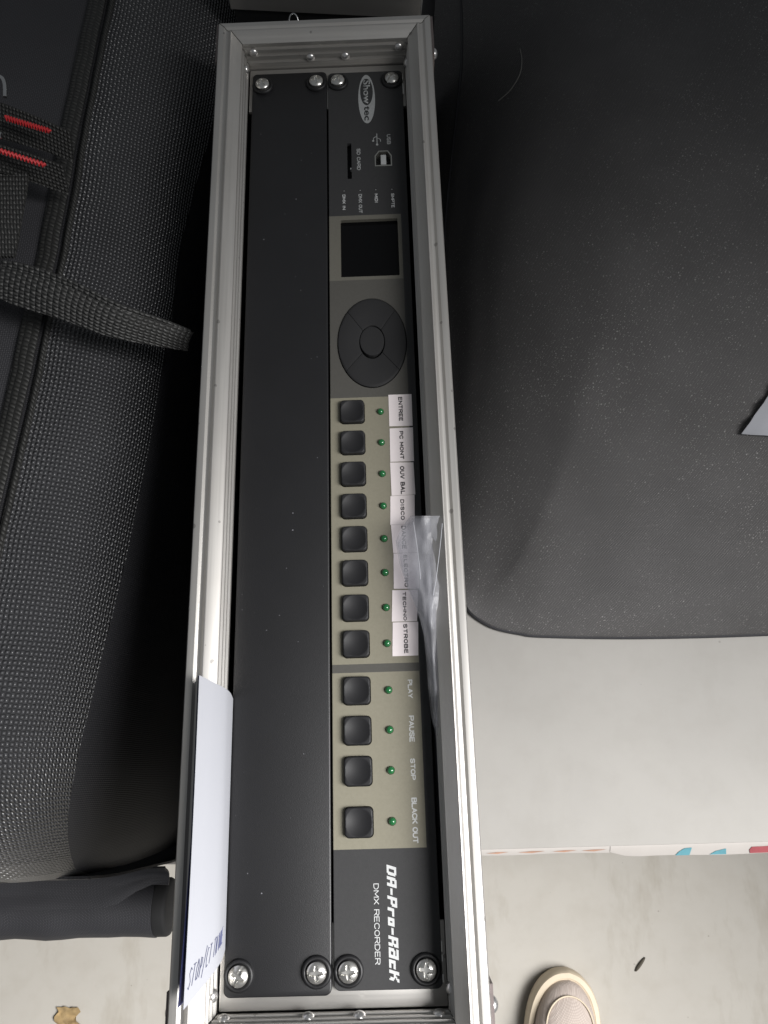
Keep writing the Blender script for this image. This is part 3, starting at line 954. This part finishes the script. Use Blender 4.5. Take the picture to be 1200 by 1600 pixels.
# cable running down the slot beside the recorder
ck = spline([(0.0466, 0.05, -0.030), (0.0462, -0.04, -0.018), (0.0460, -0.11, -0.012), (0.0462, -0.16, -0.010), (0.0466, -0.205, -0.016), (0.0468, -0.212, -0.030), (0.0468, -0.212, -0.10), (0.0468, -0.205, -0.328)], 8)
tag(tube('black_cable', ck, 0.0017, M['cable'], None, 10), 'thin black cable hanging in the slot beside the grey recorder', 'cable')

# ------------------------------------------------------------------ folded paper note on the left rim
def note_pt(a, b, lift=0.0):
    """a 0..1 across (rim to panel), b 0..1 along the case towards the near end"""
    top = [(311, 1055), (335, 1067), (352, 1076), (359.5, 1083), (363.5, 1092)]
    bot = [(286, 1578), (313, 1546), (336, 1516), (346, 1500), (351, 1484)]
    zs = [0.0290, 0.0225, 0.0155, 0.0090, 0.0028]
    s = a * 4; i = min(int(s), 3); f = s - i
    # smooth along the cross-section
    def cr(L):
        g = lambda k: Vector(L[max(0, min(4, k))])
        p0, p1, p2, p3 = g(i - 1), g(i), g(i + 1), g(i + 2)
        return 0.5 * ((2 * p1) + (p2 - p0) * f + (2 * p0 - 5 * p1 + 4 * p2 - p3) * f * f + (3 * p1 - p0 - 3 * p2 + p3) * f ** 3)
    t, bo = cr(top), cr(bot)
    z = cr([(q, 0) for q in zs])[0]
    w = t + (bo - t) * b
    w.x += 3.0 * math.sin(PI * b) * (1 - a) * 0.4
    zz = z + 0.0012 * math.sin(PI * b) * (1 - a)
    p = up(w.x, w.y, zz)
    if lift:
        p = p + Vector((0.5, -0.1, 0.85)) * lift
    return p
nt_ = thing('folded_paper_note', 'white paper note with blue handwriting tucked over the left rim of the case', 'paper', note_pt(1, .5))
grid = [[note_pt(i / 24, j / 40) for j in range(41)] for i in range(25)]
o = sheet('paper_sheet', grid, 0.0002, M['paper']); ch(o, nt_)
grid2 = [[note_pt(i / 10, j / 30) + Vector((-0.0009 - 0.0034 * max(0, j / 30 - .5), 0, -0.0016 - 0.0004 * (j / 30))) for j in range(31)] for i in range(7)]
ch(sheet('blue_backing', grid2, 0.0002, M['blue']), nt_)
# handwriting
HW = {'S': [[(1, .85), (.6, 1), (.1, .8), (.9, .3), (.5, 0), (0, .15)]], 'T': [[(0, 1), (1, 1)], [(.5, 1), (.4, 0)]], 'O': [[(.5, 1), (.05, .6), (.2, .05), (.7, .1), (.95, .6), (.5, 1)]],
      'C': [[(1, .9), (.5, 1), (.05, .5), (.4, 0), (1, .1)]], '/': [[(1, 1.2), (0, -.2)]], 'P': [[(.1, 0), (.2, 1), (.9, .85), (.8, .5), (.15, .45)]], 'N': [[(0, 0), (.15, 1), (.8, 0), (1, 1)]],
      'D': [[(.1, 0), (.1, 1), (.9, .7), (.8, .2), (.1, 0)]], 'U': [[(0, 1), (.1, .1), (.6, 0), (.9, 1)]], 'E': [[(1, 1), (.1, 1), (.1, 0), (1, 0)], [(.1, .5), (.8, .55)]]}
def note_ink(pts):
    vs, fs = [], []
    q = []
    for (a0, b0), (a1, b1) in zip(pts[:-1], pts[1:]):
        for k in range(4): q.append((a0 + (a1 - a0) * k / 4, b0 + (b1 - b0) * k / 4))
    q.append(pts[-1])
    P = [note_pt(a, b, 0.00045) for a, b in q]
    return tube('handwriting', P, 0.00011, M['pen'], None, 5)
s_, cur = 'STOP/CT TN DUNE', 0.06
for ch_ in s_:
    if ch_ == ' ': cur += .025; continue
    wd = 0.0345
    for st in HW[ch_]:
        pts = []
        for x, y in st:
            a = cur + (x + 0.9 * y) * wd
            b = 0.955 - 0.030 * a - (y * 0.058) + random.uniform(-.003, .003)
            pts.append((min(a, .98), b))
        ch(note_ink(pts), nt_)
    cur += wd * 1.42

# ------------------------------------------------------------------ clear plastic sleeve with a paper strip
sl = thing('plastic_sleeve', 'crumpled clear plastic sleeve tucked between the recorder and the right rim', 'plastic sleeve', up(668, 1000, -0.01))
rows = [(641, 664, 692, 806, .0150), (628, 666, 693.5, 824, .0140), (618, 662, 692, 845, .0130), (624, 662, 690, 880, .0130), (634, 664, 687, 912, .0135),
        (646, 667, 685, 940, .0135), (655, 669, 684, 965, .0125), (662, 672, 685, 990, .0115), (666, 675, 686, 1030, .0100), (669, 678, 688, 1075, .0085), (674, 682, 689, 1120, .0060), (681, 684, 689, 1150, .0020)]
def film(rows, nz, seed, dz=0.0, jit=0.0016):
    g = []
    sub = []
    for k in range(len(rows) - 1):
        for f in range(4):
            t = f / 4
            sub.append(tuple(rows[k][c] * (1 - t) + rows[k + 1][c] * t for c in range(5)))
    sub.append(rows[-1])
    for ul, um_, ur, v, z in sub:
        line = []
        for j in range(nz + 1):
            t = j / nz
            u = (1 - t) ** 2 * ul + 2 * t * (1 - t) * um_ + t * t * ur
            bow = math.sin(PI * t) * 0.003
            nn = noise.noise(Vector((u * .06, v * .02, seed))) + .6 * noise.noise(Vector((u * .14, v * .045, seed + 4)))
            p = up(u, v, z + dz + bow + 0.0035 * t + jit * nn)
            line.append(p)
        g.append(line)
    return g
ch(sheet('front_film', film(rows, 16, 3.1), 0.00008, M['film']), sl)
rows2 = [(r[0] + 3, r[1] + 2, r[2] - 2, r[3] + 4, r[4] - 0.0038) for r in rows]
ch(sheet('back_film', film(rows2, 12, 8.7, 0, 0.0012), 0.00008, M['film']), sl)
tube_pts = [up(646, 816, .019), up(651, 850, .0195), up(655, 880, .0195), up(657, 905, .0185)]
ch(tube('film_crease', spline(tube_pts, 5), 0.00011, M['crease'], None, 6), sl)
ch(tube('film_crease', spline([up(691, 818, .0215), up(688, 850, .0215), up(682, 900, .0205), up(677, 930, .0195)], 5), 0.00014, M['crease'], None, 6), sl)
# paper strip standing inside the sleeve
strip = []
for i in range(21):
    t = i / 20
    y = -0.060 - 0.120 * t
    top = 0.0125 - 0.012 * t
    row = []
    for j in range(7):
        s = j / 6
        row.append((0.0451 + 0.0006 * t + 0.0018 * s + 0.0003 * math.sin(t * 7), y, -0.012 + (top + 0.012) * s))
    strip.append(row)
ch(sheet('paper_strip', strip, 0.0002, M['paper']), sl)

# ------------------------------------------------------------------ left bag
lbg = thing('black_nylon_bag', 'black ballistic nylon bag with piping and webbing straps left of the case', 'bag', (-0.20, 0.15, TZ))
def pip(y):
    P = [(-0.235, -0.190), (-0.195, -0.177), (-0.150, -0.169), (-0.056, -0.159), (0.004, -0.154), (0.063, -0.149), (0.119, -0.144), (0.207, -0.140), (0.308, -0.133), (0.60, -0.118)]
    if y <= P[0][0]: return P[0][1]
    for (a, xa), (b, xb) in zip(P[:-1], P[1:]):
        if a <= y <= b: return xa + (xb - xa) * (y - a) / (b - a)
    return P[-1][1]
def endfall(y):
    # near end rounds over and drops
    if y > -0.13: return 0.0
    t = (-0.13 - y) / 0.075
    return 0.10 * (1 - math.sqrt(max(0, 1 - min(1, t) ** 2)))
CS = [(0, 0), (0.006, -0.0015), (0.012, -0.004), (0.018, -0.0075), (0.024, -0.012), (0.030, -0.018), (0.036, -0.0255), (0.041, -0.034), (0.0455, -0.045), (0.049, -0.058),
      (0.0525, -0.075), (0.055, -0.10), (0.0565, -0.13), (0.056, -0.17), (0.054, -0.21), (0.051, -0.25), (0.046, -0.29), (0.038, -0.325), (0.034, -0.3385)]
ys = [0.60 - 0.80 * i / 110 for i in range(111)]
ys = [y for y in ys if y > -0.2049] + [-0.2049]
def bag_z(dx, dz, y):
    f = endfall(y)
    k = 1 - min(1, abs(dz) / 0.30)
    wob = 0.0016 * noise.noise(Vector((dx * 30, y * 14, 2.0))) + 0.0009 * noise.noise(Vector((dx * 60, y * 40, 5.0)))
    return dz - f * k + wob * (1 if -0.33 < dz else 0)
side = []
for y in ys:
    x0 = pip(y)
    pinch = 1 - 0.22 * max(0, min(1, (0.02 - y) / 0.15)) + 0.45 * max(0, min(1, (y - 0.15) / 0.2)) - 0.12 * max(0, (-0.13 - y) / 0.075)
    side.append([(x0 + dx * pinch + 0.002 * noise.noise(Vector((y * 9, dz * 12, 1.0))) * (1 if dx > 0 else 0), y, max(TZ + 0.001, bag_z(dx, dz, y))) for dx, dz in CS])
o = sheet('mesh_panel', [row[:9] for row in side], -0.002, M['mesh']); ch(o, lbg)
ch(sheet('wall_panel', [[Vector(p) - Vector((0.0004, 0, 0)) for p in row[8:]] for row in side], -0.002, M['nylon']), lbg)
topg = []
for y in ys:
    x0 = pip(y)
    row = []
    for j in range(13):
        dx = -0.34 * j / 12
        row.append((x0 - 0.0035 + dx, y, bag_z(dx, -0.0015 + 0.020 * math.sin(PI * j / 16), y)))
    topg.append(row)
ch(sheet('top_panel', topg, 0.002, M['nylon']), lbg)
# near end panel, smooth nylon, with folds
eg = []
for i in range(37):
    x = -0.52 + (0.52 - 0.142) * i / 36
    row = []
    for j in range(13):
        t = j / 12
        z = -0.105 - (0.105 - TZ * -1 + 0.0) * 0 - (0.2335) * t
        row.append((x - 0.0 + 0.012 * t * (i / 36), -0.2052 - 0.007 * math.sin(PI * t) + 0.003 * noise.noise(Vector((x * 25, t * 3, 3.0))), z))
    eg.append(row)
ch(sheet('end_panel', eg, 0.0015, M['nylon']), lbg)
# piping and binding tape along the seam
py = [y for y in ys if y < 0.5]
ch(tube('piping', [(pip(y) - 0.0008, y, bag_z(0, 0, y) + 0.0016) for y in py], 0.0019, M['tape'], None, 10), lbg)
tape = [[(pip(y) - 0.0042 - 0.0098 * j / 4, y, bag_z(0, 0, y) + 0.0032 + 0.0012 * math.sin(PI * j / 4)) for j in range(5)] for y in py]
ch(sheet('binding_tape', tape, 0.0012, M['tape']), lbg)
# stitched ribs near the seam
for k in range(4):
    ch(tube('stitch_row', [(pip(y) + 0.0050 + 0.0032 * k, y, bag_z(0.005 + 0.0032 * k, -0.0012 - 0.0011 * k - 0.00012 * k * k, y) + 0.0004) for y in ys if 0.075 < y < 0.30], 0.00045, M['tape'], None, 6), lbg)

def ribbon(name, pts, wid, thick, mat, n=10, jn=6, sag=0.0):
    """pts: list of (centre, across vector); builds a webbing strip"""
    C_ = spline([p for p, a in pts], n); A_ = spline([a for p, a in pts], n)
    g = []
    for c, a in zip(C_, A_):
        a = Vector(a).normalized()
        g.append([c + a * wid * (j / jn - .5) + Vector((0, 0, sag * math.sin(PI * j / jn))) for j in range(jn + 1)])
    return sheet(name, g, thick, mat)
# long webbing handle that reaches over to the case
zz = lambda u, v, z: up(u, v, z)
hp = [((-60, 425, .030), (-62, 480, .028)), ((0, 413, .031), (-6, 466, .028)), ((40, 416, .033), (30, 478, .027)), ((110, 440, .032), (98, 498, .025)), ((190, 478, .026), (176, 524, .017)), ((262, 504, .012), (252, 538, .003)), ((300, 519, .001), (292, 545, -.006))]
mid = []
for (a, b) in hp:
    A, B = up(*a), up(*b)
    mid.append((A, B))
Aa = spline([m[0] for m in mid], 10); Bb = spline([m[1] for m in mid], 10)
g = []
for a, b in zip(Aa, Bb):
    g.append([a + (b - a) * (j / 8) + Vector((0, 0, 0.0022 * math.sin(PI * j / 8))) for j in range(9)])
ch(sheet('webbing_handle', g, 0.0022, M['webbing']), lbg)
g2 = [[a + (b - a) * (0.02 + 0.26 * j / 4) + Vector((0, 0, 0.0030 - 0.001 * j / 4)) for j in range(5)] for a, b in zip(Aa[12:], Bb[12:])]
ch(sheet('handle_hem', g2, 0.0012, M['webbing']), lbg)
# two webbing tabs with red bar tacks
def tab(c4, z, red):
    tl, tr, br, bl = [up(u, v, zz_) for u, v, zz_ in c4]
    g = [[(tl + (tr - tl) * t) * (1 - s) + (bl + (br - bl) * t) * s + Vector((0, 0, 0.003 * math.sin(PI * t))) for s in [j / 6 for j in range(7)]] for t in [i / 12 for i in range(13)]]
    o = sheet('webbing_tab', g, 0.0025, M['webbing2']); ch(o, lbg)
    a, b = red
    pts = []
    for i in range(33):
        t = i / 32
        u = a[0] + (b[0] - a[0]) * t; v = a[1] + (b[1] - a[1]) * t
        pts.append(up(u, v + (2.0 if i % 2 else -2.0), a[2] + (b[2] - a[2]) * t))
    st = tube('red_stitching', pts, 0.0010, M['red'], None, 6)
    st.parent = o; st.matrix_parent_inverse = lbg.matrix_parent_inverse.copy()
    st.matrix_parent_inverse = (Matrix.Translation(lbg.location)).inverted() @ Matrix.Identity(4)
    st.matrix_parent_inverse = Matrix.Identity(4)
M['webbing2'] = fabric('dark_webbing', 520, 520, (0.006, 0.006, 0.006), (0.034, 0.034, 0.032), 0.55, 1.0, 0.0012, 0.45)
tab([(-70, 140, .040), (112, 206, .028), (116, 252, .018), (-70, 205, .030)], .03, ((9, 184, .0415), (78, 205, .0395)))
tab([(-70, 212, .040), (100, 258, .026), (108, 303, .014), (-70, 256, .034)], .03, ((-20, 229, .0420), (70, 258, .0385)))
# grey strap and metal buckles at the left border
gs = [[up(u, v, .030 - .002 * j / 4) for j, (u, v) in enumerate(zip([u0 + (u1 - u0) * k / 4 for k in range(5)], [v0] * 5))] for u0, u1, v0 in ((-60, 44, 268), (-60, 40, 300), (-60, 32, 345), (-60, 22, 400))]
ch(sheet('grey_strap', gs, 0.002, M['webbing']), lbg)
bk = [up(-20, 118, .046), up(0, 120, .047), up(7, 130, .047), up(8, 152, .046)]
ch(tube('buckle_ring', spline(bk, 5), 0.0011, M['chrome'], None, 8), lbg)
ch(tube('buckle_ring', [up(-12, 206, .047), up(3, 210, .047), up(2, 214, .046), up(-12, 216, .046)], 0.0010, M['chrome'], None, 8), lbg)
# round padded roll at the bottom of the near end, and the slack flap above it
RY, RZ, RR = -0.2500, -0.3080, 0.0205
rp = [(-0.52 + 0.359 * i / 30, RY + 0.0006 * math.sin(i), RZ) for i in range(31)]
ch(tube('padded_roll', rp, [RR + 0.0005 * math.sin(i * 1.7) for i in range(31)], M['nylon2'] if 'nylon2' in M else M['nylon'], None, 28), lbg)
ec = lathe_mesh('roll_cap', [(0.0208, 0.0), (0.0208, 0.0075), (0.0200, 0.0090), (0.016, 0.0100), (0.004, 0.0102)], 32)
o = link('roll_cap', ec, M['inside'], None, 50, (-0.1608, RY, RZ)); o.rotation_euler = (0, PI / 2, 0)
o.parent = lbg; o.matrix_parent_inverse = Matrix.Translation(lbg.location).inverted()
fg = []
for i in range(31):
    x = -0.52 + 0.372 * i / 30
    gap = 0.008 * max(0, min(1, (x + 0.205) / 0.02))
    wdt = 0.036 - 0.0155 * max(0, min(1, (x + 0.190) / 0.025))
    row = []
    for j in range(9):
        t = j / 8
        row.append((x, -0.2110 - gap - (wdt - gap) * t, -0.272 - 0.006 * math.sin(PI * t) - 0.012 * t + 0.003 * noise.noise(Vector((x * 20, t * 4, 9.0)))))
    fg.append(row)
sk = []
for i in range(41):
    x = -0.52 + 0.44 * i / 40
    sk.append([(x, -0.1880 - 0.0270 * j / 6 + 0.0008 * math.sin(i * .9), -0.3180 - 0.0140 * j / 6 + 0.003 * noise.noise(Vector((x * 18, j * .5, 4.0)))) for j in range(7)])
ch(sheet('bottom_skirt', sk, -0.0015, M['nylon']), lbg)
ch(sheet('slack_flap', fg, -0.0015, M['nylon']), lbg)

# ------------------------------------------------------------------ right fabric cover
rbg = thing('black_fabric_cover', 'dusty black twill fabric cover lying on the pale table right of the case', 'fabric cover', (0.35, 0.2, TZ))
def hem(s):
    """outline of the cover on the table: from the far left corner round the near corner to the far right"""
    P = [(0.100, 1.02), (0.094, 0.75), (0.086, 0.52), (0.0760, 0.36), (0.0710, 0.24), (0.0700, 0.12), (0.0740, 0.05), (0.0850, 0.015), (0.0905, -0.008), (0.0966, -0.0211), (0.1086, -0.0313), (0.1212, -0.0374), (0.1400, -0.0420), (0.1602, -0.0449), (0.2444, -0.0487), (0.3566, -0.0493), (0.50, -0.046), (0.80, -0.03)]
    return P
HP = spline([(x, y, 0) for x, y in hem(0)], 6)
CEN = Vector((0.56, 0.60, 0))
rows_ = []
NR = 46
for p in HP:
    inward = (CEN - p)
    L = inward.length
    line = []
    for j in range(NR):
        t = (j / (NR - 1)) ** 1.7
        d = L * t * 0.98
        q = p + inward.normalized() * d
        near = max(0.0, min(1.0, (0.10 - p.y) / 0.14))          # 1 along the near hem, 0 along the case side
        near = near * near * (3 - 2 * near)
        rise_n = 0.215 * (1 - math.exp(-d / 0.105)) + 0.004
        rise_s = 0.215 * (1 - math.exp(-(d / 0.060) ** 0.7)) + 0.004
        dl = min((q - w).length_squared for w in HP if w.y > -0.0213) ** 0.5
        dn = min((q - w).length_squared for w in HP if w.y <= -0.0209) ** 0.5
        h = 0.225 * (1 - math.exp(-(dl / 0.075) ** 0.9)) * (1 - math.exp(-(dn / 0.16) ** 0.9)) + 0.004
        h += 0.004 * noise.noise(Vector((q.x * 9, q.y * 9, 1.3))) * min(1, d / 0.05) + 0.0016 * noise.noise(Vector((q.x * 30, q.y * 22, 4.3))) * min(1, d / 0.03)
        line.append((q.x, q.y, TZ + 0.0015 + h))
    rows_.append(line)
# uv must be regular: plan coordinates
vs, uvs, fs = [], [], []
for line in rows_:
    for p in line:
        vs.append(p); uvs.append((p[0], p[1] + 0.6 * (p[2] - TZ)))
for i in range(len(rows_) - 1):
    for j in range(NR - 1):
        a = i * NR + j
        fs.append((a, a + NR, a + NR + 1, a + 1))
base = len(vs)
for line in rows_:
    vs.append((line[0][0], line[0][1], TZ + 0.0006)); uvs.append((line[0][0], line[0][1]))
for i in range(len(rows_) - 1):
    fs.append((base + i, base + i + 1, (i + 1) * NR, i * NR))
o = mk('cover_cloth', vs, fs, M['cover'], None, 70, uvs); ch(fix(o), rbg)
ch(tube('hem_cord', [(p.x, p.y, TZ + 0.0030) for p in HP], 0.0019, M['nylon'], None, 8), rbg)
pl = []
for i in range(40):
    y = 0.02 + 0.5 * i / 39
    pl.append(rows_[0][0])
def rib(line, y):
    k = 2.0 + 7.0 * max(0.0, min(1.0, (y - 0.08) / 0.45)); a = int(k)
    return Vector(line[a]).lerp(Vector(line[a + 1]), k - a)
sp_ = [rib(line, p.y) for line, p in zip(rows_, HP) if p.y > 0.02]
ch(tube('piping', [(x, y, z + 0.0008) for x, y, z in sp_], 0.0016, M['nylon'], None, 8), rbg)

def cover_z(x, y):
    best = min((((p[0] - x) ** 2 + (p[1] - y) ** 2, p[2]) for line in rows_ for p in line), key=lambda t: t[0])
    return best[1]
def on_cover(u, v):
    z = -0.15
    for _ in range(25):
        p = up(u, v, z); z = z + 0.6 * (cover_z(p.x, p.y) - z)
    return up(u, v, z)
# loose sheet corner lying on the cover
c0 = on_cover(1155, 681); c1 = on_cover(1240, 560); c2 = on_cover(1290, 690)
tri = [[c0 + (c1 - c0) * (i / 6), None] for i in range(7)]
g = []
for i in range(9):
    t = i / 8
    row = []
    for j in range(9):
        s = j / 8
        p = c0 + (c1 - c0) * t + (c2 - c0) * s
        row.append((p.x, p.y, cover_z(p.x, p.y) + 0.004))
    g.append(row)
pc = sheet('loose_paper', g, 0.0003, M['paper'])
tag(pc, 'white sheet of paper whose pointed corner lies on the black fabric cover', 'paper')
# pale hair on the cover
hp_ = [on_cover(u, v) + Vector((0, 0, 0.0016)) for u, v in ((778, 160), (797, 143), (812, 118), (815, 95), (812, 78))]
tag(tube('pale_hair', spline(hp_, 6), [0.00035] * 25, M['hair'], None, 6), 'thin curved pale hair lying on the black fabric cover', 'hair')

# ------------------------------------------------------------------ shoe on the floor
sh = thing('beige_shoe', 'beige knit shoe with a thick cream sole standing on the floor', 'shoe', (0.232, -0.50, FZ), 0)
ROT = Matrix.Translation((0.243, -0.411, FZ)) @ Matrix.Rotation(math.radians(-10), 4, 'Z')
def shoe_outline(f, n=40):
    """outline from toe (0,0) back to heel along -y, half widths scaled"""
    st = [(0.0, 0.0), (0.003, 0.014), (0.010, 0.026), (0.022, 0.037), (0.042, 0.046), (0.070, 0.050), (0.105, 0.049), (0.150, 0.042), (0.20, 0.037), (0.245, 0.035), (0.270, 0.028), (0.282, 0.014), (0.285, 0.0)]
    L = [(-w, -d) for d, w in st]; R_ = [(w * 0.94, -d) for d, w in st[1:-1]][::-1]
    P = spline([(x, y, 0) for x, y in L], 3) + spline([(x, y, 0) for x, y in [L[-1]] + R_ + [L[0]]], 3)[1:-1]
    return [(p.x, p.y) for p in P]
SO = shoe_outline(1)
def ring(scale, z, dy=0.0):
    cx, cy = 0.0, -0.14
    return [Vector((cx + (x - cx) * scale, cy + (y - cy) * (1 - (1 - scale) * 0.42) + dy, z)) for x, y in SO]
def loft(name, rings, mat, cap0=True, cap1=True, par=None):
    n = len(rings[0]); vs = [ROT @ p for r in rings for p in r]
    uvs = [(p.x, p.y + p.z) for r in rings for p in r]
    fs = []
    for j in range(len(rings) - 1):
        for i in range(n):
            k = (i + 1) % n
            fs.append((j * n + i, j * n + k, (j + 1) * n + k, (j + 1) * n + i))
    if cap0: fs.append(tuple(reversed(range(n))))
    if cap1: fs.append(tuple(range((len(rings) - 1) * n, len(rings) * n)))
    o = fix(mk(name, vs, fs, mat, None, 50, uvs)); ch(o, sh)
    return o
loft('sole', [ring(.93, .0), ring(.99, .003), ring(1.0, .010), ring(1.0, .020), ring(.985, .027), ring(.955, .0305), ring(.86, .0315), ring(.81, .0290)], M['sole'])
def upper_ring(scale, h):
    out = []
    for p in ring(scale, 0):
        back = max(0, min(1, (-p.y - 0.02) / 0.11))
        out.append(Vector((p.x, p.y, 0.029 + h * (0.45 + 0.55 * back) + 0.012 * back * (h > 0.02))))
    return out
loft('upper', [upper_ring(.82, 0), upper_ring(.80, .014), upper_ring(.75, .026), upper_ring(.66, .037), upper_ring(.52, .046), upper_ring(.34, .051), upper_ring(.12, .053)], M['knit'])
# stitched toe seam
seam = []
for i in range(25):
    a = PI * i / 24
    seam.append(ROT @ Vector((0.030 * math.cos(a), -0.060 + 0.035 * math.sin(a), 0.0555 - 0.006 * math.sin(a) + 0.002)))
ch(tube('toe_seam', seam, 0.0010, M['sole'], None, 6), sh)

# ------------------------------------------------------------------ litter on the floor
tw = spline([up(993, 1518, FZ + .0016), up(999, 1509, FZ + .0022), up(1008, 1496, FZ + .0016)], 5)
tag(tube('dry_twig', tw, [0.0006, .0013, .0016, .0019, .0021, .0021, .0021, .0020, .0018, .0014, .0006], M['twig'], None, 7), 'small dark twig lying on the pale floor near the shoe', 'twig')
g = []
for i in range(13):
    row = []
    for j in range(9):
        u = 88 + 34 * j / 8 + 6 * noise.noise(Vector((i * .4, 0, 2))) + (4 * math.sin(i) if j in (0, 8) else 0); v = 1574 + 44 * i / 12 + 5 * noise.noise(Vector((j * .5, 3, 1)))
        row.append(up(u, v, FZ + 0.004 + 0.006 * noise.noise(Vector((i * .35, j * .4, 5.0)))))
    g.append(row)
tag(sheet('dry_leaf', g, 0.0005, M['debris']), 'crumpled yellow brown dry leaf on the floor below the nylon bag', 'leaf')
